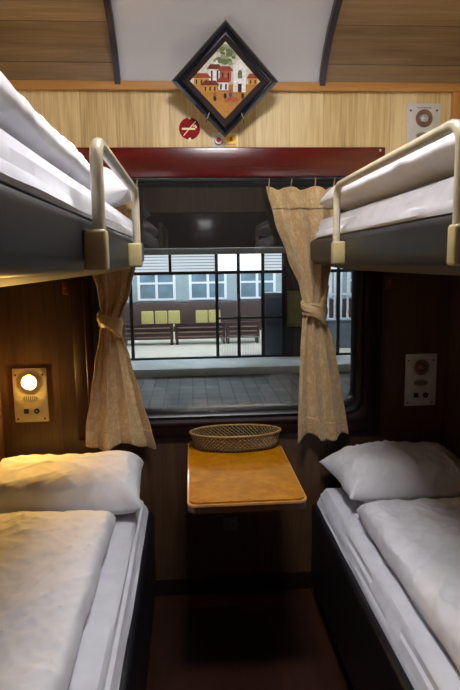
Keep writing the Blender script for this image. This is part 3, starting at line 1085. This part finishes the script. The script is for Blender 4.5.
# ------------------------------------------------------------------ ceiling lamp (above the frame; lights the cabin)
t = thing('ceiling_lamp', 'white rectangular lamp on the middle of the compartment ceiling', 'ceiling lamp', (XC, -1.12, 2.49))
bm = bmesh.new()
box(bm, XC - .19, XC + .19, -1.26, -.98, 2.475, 2.497, .004)
for q in ((XC - .19, XC - .168, -1.26, -.98), (XC + .168, XC + .19, -1.26, -.98), (XC - .169, XC + .169, -1.26, -1.238), (XC - .169, XC + .169, -1.002, -.98)):
    box(bm, *q, 2.43, 2.476, .003)
fin('housing', bm, M_plate, t)
bm = bmesh.new()
box(bm, XC - .167, XC + .167, -1.237, -1.003, 2.44, 2.474, .006, 3)
fin('diffuser', bm, M_diff, t)

# ------------------------------------------------------------------ outside: platform and lit station hall
BY = 10.2
M_pave = None
def paver_mat():
    m, nt, b = newmat('grey_platform_pavers')
    L = nt.links.new
    tc = N(nt, 'ShaderNodeTexCoord')
    br = N(nt, 'ShaderNodeTexBrick', i_Scale=1.0)
    br.offset = 0
    br.inputs['Brick Width'].default_value = .24
    br.inputs['Row Height'].default_value = .34
    br.inputs['Mortar Size'].default_value = .014
    br.inputs['Color1'].default_value = (*lin((112, 108, 102)), 1)
    br.inputs['Color2'].default_value = (*lin((94, 92, 88)), 1)
    br.inputs['Mortar'].default_value = (*lin((54, 52, 50)), 1)
    L(tc.outputs['Object'], br.inputs['Vector'])
    nz = N(nt, 'ShaderNodeTexNoise', i_Scale=3.0, i_Detail=5.0)
    L(tc.outputs['Object'], nz.inputs['Vector'])
    mx = N(nt, 'ShaderNodeMix', data_type='RGBA', blend_type='MULTIPLY')
    mx.inputs['Factor'].default_value = 1
    L(br.outputs['Color'], mx.inputs['A'])
    L(ramp(nt, nz.outputs['Fac'], [(.3, (190, 190, 190)), (.7, (255, 255, 255))]), mx.inputs['B'])
    L(mx.outputs['Result'], b.inputs['Base Color'])
    b.inputs['Roughness'].default_value = .55
    return m
bm = bmesh.new()
box(bm, -12, 16, 1.6, 18, -1.0, -.86)
fin('platform', bm, paver_mat(), smooth=False, kind='structure')
bm = bmesh.new()
box(bm, -12, 16, 9.05, 16, -.86, -.70, .015)
fin('platform_step', bm, plain('pale_stone', (176, 182, 180), .5, var=.05, scale=3), kind='structure')
bm = bmesh.new()
box(bm, -12, 16, BY + .3, 16, -.70, -.695)
fin('floor_hall', bm, plain('hall_tiles', (224, 214, 196), .3, var=.03, scale=2), smooth=False, kind='structure')
M_hall = plain('hall_wall', (158, 172, 174), .6, var=.05, scale=2)
M_hallw = plain('hall_white', (236, 238, 240), .6, var=.02, scale=2)
bm = bmesh.new()
box(bm, -7, 10, 15.6, 15.75, -.7, 3.2)
box(bm, -7.1, -7, BY, 15.75, -.7, 3.2)
box(bm, 10, 10.1, BY, 15.75, -.7, 3.2)
fin('wall_hall', bm, M_hall, smooth=False, kind='structure')
bm = bmesh.new()
box(bm, -7, 10, BY, 15.7, 2.9, 3.0)
fin('ceiling_hall', bm, M_hallw, smooth=False, kind='structure')
M_dark = plain('dark_steel', (22, 24, 28), .4, var=.1)
M_header = plain('dark_soffit', (34, 34, 37), .6, var=.15, scale=1.5)
bm = bmesh.new()
box(bm, -12, 16, BY - .02, BY + .12, 1.74, 4.2)                # wall above the glazing
box(bm, 2.10, 2.62, BY - .02, BY + .12, -.70, 1.74)            # pier
box(bm, -12, -3.1, BY - .02, BY + .12, -.70, 1.74)
box(bm, 5.6, 16, BY - .02, BY + .12, -.70, 1.74)
fin('wall_station', bm, M_header, smooth=False, kind='structure')
bm = bmesh.new()
box(bm, -12, 16, BY - .10, BY + .02, 1.60, 1.73, .01)
fin('beam_station', bm, plain('grey_beam', (120, 120, 116), .6), kind='structure')
bm = bmesh.new()
box(bm, -12, 16, 3.2, BY, 3.55, 3.7)
for k in range(8):
    box(bm, -11 + k * 3.4, -10.8 + k * 3.4, 3.2, BY, 3.35, 3.56)
fin('canopy', bm, M_header, smooth=False, kind='structure')

# glazed fronts
M_pane = glass('hall_glass', (.92, .95, .96), 1.45, .6)
def front(label, posts, half_posts, x0, x1, mid):
    t = thing('glazed_front', label, 'glazed front', ((x0 + x1) / 2, BY, -.7), 'glazed station fronts')
    for x in posts:
        bm = bmesh.new()
        box(bm, x - .035, x + .035, BY, BY + .08, -.70, 1.60, .004)
        fin('post', bm, M_dark, t)
    for x in half_posts:
        bm = bmesh.new()
        box(bm, x - .03, x + .03, BY + .01, BY + .07, 1.24, 1.60, .004)
        fin('mullion', bm, M_dark, t)
    bm = bmesh.new()
    box(bm, x0, x1, BY + .005, BY + .075, 1.17, 1.24, .004)
    fin('transom', bm, M_dark, t)
    bm = bmesh.new()
    box(bm, x0, x1, BY + .005, BY + .075, -.70, -.655, .004)
    fin('bottom_rail', bm, M_dark, t)
    if mid:
        bm = bmesh.new()
        box(bm, mid[0], mid[1], BY + .01, BY + .07, .17, .22, .004)
        fin('mid_rail', bm, M_dark, t)
    bm = bmesh.new()
    v = [bm.verts.new(p) for p in ((x0, BY + .04, -.66), (x1, BY + .04, -.66), (x1, BY + .04, 1.17), (x0, BY + .04, 1.17))]
    bm.faces.new(v)
    fin('glass_sheet', bm, M_pane, t, recalc=False)
    # lit frosted top lights with fine ribs, one per bay
    xs_ = sorted(list(posts) + list(half_posts))
    for p, q in zip(xs_, xs_[1:]):
        bm = bmesh.new()
        box(bm, p + .031, q - .031, BY + .035, BY + .045, 1.241, 1.60)
        lit = fin('top_light', bm, M_lit2 if .5 < p < 1.5 else M_lit, t)
        if not (.5 < p < 1.2):
            bm = bmesh.new()
            for k in range(5):
                box(bm, p + .031, q - .031, BY + .026, BY + .035, 1.29 + k * .065, 1.302 + k * .065)
            fin('ribs', bm, M_plate, lit)
M_lit = emis('lit_frosted_pane', (226, 240, 250), .95)
M_lit2 = emis('bright_lit_pane', (236, 244, 255), 1.9)
front('black framed glass station front opposite the middle of the train window', [-3.05, -1.30, .58, 1.06, 1.60, 2.06], [-.43, -2.2], -3.1, 2.1, (.58, 2.06))
front('lit glass bay of the station at the right edge of the train window', [2.65, 3.3, 4.2, 5.55], [], 2.62, 5.6, None)

# grilles in the door leaves and right bay
t = thing('door_grille', 'fine white bar grille across the foot of the station door', 'grille', (1.08, BY + .16, -.70))
bm = bmesh.new()
for k in range(26):
    x = .62 + k * .037
    tube(bm, [(x, BY + .16, -.695), (x, BY + .16, -.25)], .005, 5)
tube(bm, [(.60, BY + .16, -.25), (1.57, BY + .16, -.25)], .006, 5)
tube(bm, [(.60, BY + .16, -.66), (1.57, BY + .16, -.66)], .006, 5)
fin('bars', bm, M_plate, t)
t = thing('bar_grille', 'tall white bar grille in the right bay of the station', 'grille', (3.9, 12.0, -.7))
bm = bmesh.new()
for k in range(16):
    x = 3.0 + k * .17
    box(bm, x - .022, x + .022, 12.0, 12.03, -.695, 1.7)
for z in (.55, 1.3):
    box(bm, 2.95, 5.6, 11.985, 12.045, z, z + .05)
fin('bars', bm, M_hallw, t)

# benches with slatted backs in the hall
M_bench = plain('dark_brown_bench', (58, 38, 34), .4, var=.12)
M_slat = plain('worn_bench_slat', (128, 104, 92), .4, var=.1)
xs = (-2.55, -1.13, .23, 1.35)
for k, x in enumerate(xs):
    t = thing('slatted_bench', 'dark brown slatted waiting bench inside the lit station hall', 'bench', (x, 12.4, -.695), 'slatted benches in the station hall')
    hw = .66 if k < 3 else .44
    bm = bmesh.new()
    box(bm, x - hw, x + hw, 12.42, 12.47, -.55, -.13, .01)
    fin('back_board', bm, M_bench, t)
    for z in (-.50, -.38, -.26):
        bm = bmesh.new()
        box(bm, x - hw + .08, x + hw - .08, 12.395, 12.42, z, z + .03, .004)
        fin('slat', bm, M_slat, t)
    bm = bmesh.new()
    box(bm, x - hw, x + hw, 12.47, 12.9, -.34, -.28, .01)
    fin('seat', bm, M_bench, t)
    for sx in (-1, 1):
        bm = bmesh.new()
        box(bm, x + sx * (hw - .05) - .035, x + sx * (hw - .05) + .035, 12.43, 12.88, -.695, -.33, .006)
        fin('leg', bm, M_bench, t)
# yellow chairs beyond the benches
M_ychair = plain('yellow_plastic', (206, 190, 120), .4, var=.05)
for k, x in enumerate((-1.22, -.84, -.48, .30, .66)):
    t = thing('yellow_chair', 'small yellow plastic chair beyond the benches in the station hall', 'chair', (x, 13.7, -.695), 'yellow chairs in the station hall')
    bm = bmesh.new()
    box(bm, x - .17, x + .17, 13.66, 13.70, -.26, .10, .03, 3)
    fin('backrest', bm, M_ychair, t)
    bm = bmesh.new()
    box(bm, x - .18, x + .18, 13.70, 14.08, -.36, -.32, .015)
    fin('seat', bm, M_ychair, t)
    for sx in (-1, 1):
        for yy in (13.70, 14.04):
            bm = bmesh.new()
            tube(bm, [(x + sx * .15, yy, -.695), (x + sx * .15, yy, -.20 if yy < 13.8 else -.33)], .014, 6)
            fin('leg', bm, M_plate, t)
# people-high counter band and windows on the hall's back wall
bm = bmesh.new()
box(bm, -6.9, 9.9, 15.3, 15.6, -.695, .22, .01)
tag(fin('service_counter', bm, plain('brown_counter', (66, 48, 44), .45, var=.1, scale=3), origin=(0, 15.5, -.69)), 'long brown counter along the back wall of the station hall', 'counter')
M_hpane = plain('dim_blue_pane', (116, 138, 150), .2, var=.15, scale=2)
for k, x in enumerate((-2.6, -1.05, .55, 2.1, 3.9, 5.6)):
    t = thing('hall_window', 'white framed window in the back wall of the station hall', 'window', (x, 15.6, .3), 'back windows of the station hall')
    hw = .55
    bm = bmesh.new()
    for xx in (-hw, 0, hw):
        box(bm, x + xx - .04, x + xx + .04, 15.54, 15.6, .30, 1.16)
    for zz in (.30, .80, 1.16):
        box(bm, x - hw - .04, x + hw + .04, 15.545, 15.6, zz - .03, zz + .03)
    fin('window_frame', bm, M_hallw, t)
    bm = bmesh.new()
    box(bm, x - hw, x + hw, 15.575, 15.595, .30, 1.16)
    fin('pane', bm, M_hpane, t)
# dark machine beside the door, low grey box in the right bay
t = thing('vending_machine', 'dark grey tall cabinet standing behind the station door glass', 'cabinet', (1.86, 10.65, -.695))
bm = bmesh.new()
box(bm, 1.66, 2.09, 10.45, 10.95, -.695, .73, .02)
fin('body', bm, plain('slate_cabinet', (106, 112, 118), .35, var=.06), t)
bm = bmesh.new()
box(bm, 1.70, 2.05, 10.44, 10.452, .0, .62, .004)
fin('front_panel', bm, plain('slate_cabinet_front', (88, 94, 102), .3), t)
bm = bmesh.new()
box(bm, 3.2, 4.0, 11.2, 11.6, -.695, -.05, .02)
box(bm, 3.16, 4.04, 11.16, 11.64, -.05, .01, .01)
tag(fin('planter_box', bm, plain('blue_grey_box', (120, 134, 146), .5), origin=(3.6, 11.4, -.69)), 'low blue grey box inside the right station bay', 'box')
bm = bmesh.new()
box(bm, 2.13, 2.50, BY - .06, BY - .02, -.02, .78, .01)
box(bm, 2.17, 2.46, BY - .066, BY - .06, .06, .70, .004, mi=1)
tag(fin('notice_board', bm, [plain('olive_board', (84, 80, 42), .5), plain('olive_board_face', (98, 92, 50), .5)], origin=(2.3, BY, .4)), 'olive yellow notice board on the station pier by the curtain', 'notice board')
# fluorescent battens in the hall
M_tube = emis('hall_tubes', (224, 238, 250), 120)
M_tube2 = emis('added_canopy_tubes', (255, 246, 232), 60)
for k, (x, y) in enumerate(((-2.4, 11.3), (.2, 11.3), (1.35, 10.9), (4.0, 11.2), (-2.4, 13.6), (.4, 13.6), (3.2, 13.6))):
    t = thing('hall_lamp', 'fluorescent batten lamp under the station hall ceiling', 'lamp', (x, y, 2.8), 'hall battens')
    bm = bmesh.new()
    box(bm, x - .7, x + .7, y - .05, y + .05, 2.82, 2.9)
    fin('housing', bm, M_hallw, t)
    bm = bmesh.new()
    box(bm, x - .68, x + .68, y - .04, y + .04, 2.76, 2.82, .01)
    fin('tube', bm, M_tube, t)

for k, x in enumerate((-3.2, .6, 4.4)):  # lamps added out of view under the canopy to brighten the pavers
    t = thing('added_platform_lamp', 'unseen lamp added under the station canopy to brighten the platform', 'lamp', (x, 6.6, 3.3), 'added canopy lamps')
    bm = bmesh.new()
    box(bm, x - .8, x + .8, 6.54, 6.66, 3.44, 3.55)
    fin('housing', bm, M_hallw, t)
    bm = bmesh.new()
    box(bm, x - .75, x + .75, 6.56, 6.64, 3.38, 3.44, .01)
    fin('tube', bm, M_tube2, t)

# ------------------------------------------------------------------ world, camera, view
w = bpy.data.worlds.new('night')
scn.world = w
w.use_nodes = True
bg = w.node_tree.nodes['Background']
bg.inputs[0].default_value = (.02, .025, .04, 1)
bg.inputs[1].default_value = .25

cam = bpy.data.cameras.new('camera')
co = bpy.data.objects.new('camera', cam)
COL.objects.link(co)
scn.camera = co
cam.sensor_fit = 'VERTICAL'
cam.sensor_height = 36
cam.lens = 567.8 / 690 * 36
cam.clip_start = .02
pi_, ya, ro = math.radians(8.344), math.radians(3.894), math.radians(.823)
fw = Vector((math.sin(ya) * math.cos(pi_), math.cos(ya) * math.cos(pi_), -math.sin(pi_)))
r0 = Vector((math.cos(ya), -math.sin(ya), 0))
u0 = r0.cross(fw)
r = r0 * math.cos(ro) - u0 * math.sin(ro)
u = r0 * math.sin(ro) + u0 * math.cos(ro)
Mx = Matrix((r, u, -fw)).transposed().to_4x4()
Mx.translation = Vector((0, -2.316, 1.436))
co.matrix_world = Mx

vs = scn.view_settings
scn.display_settings.display_device = 'sRGB'
vs.view_transform = 'Standard'
vs.look = 'None'
vs.gamma = 1
vs.use_curve_mapping = False
vs.exposure = 0
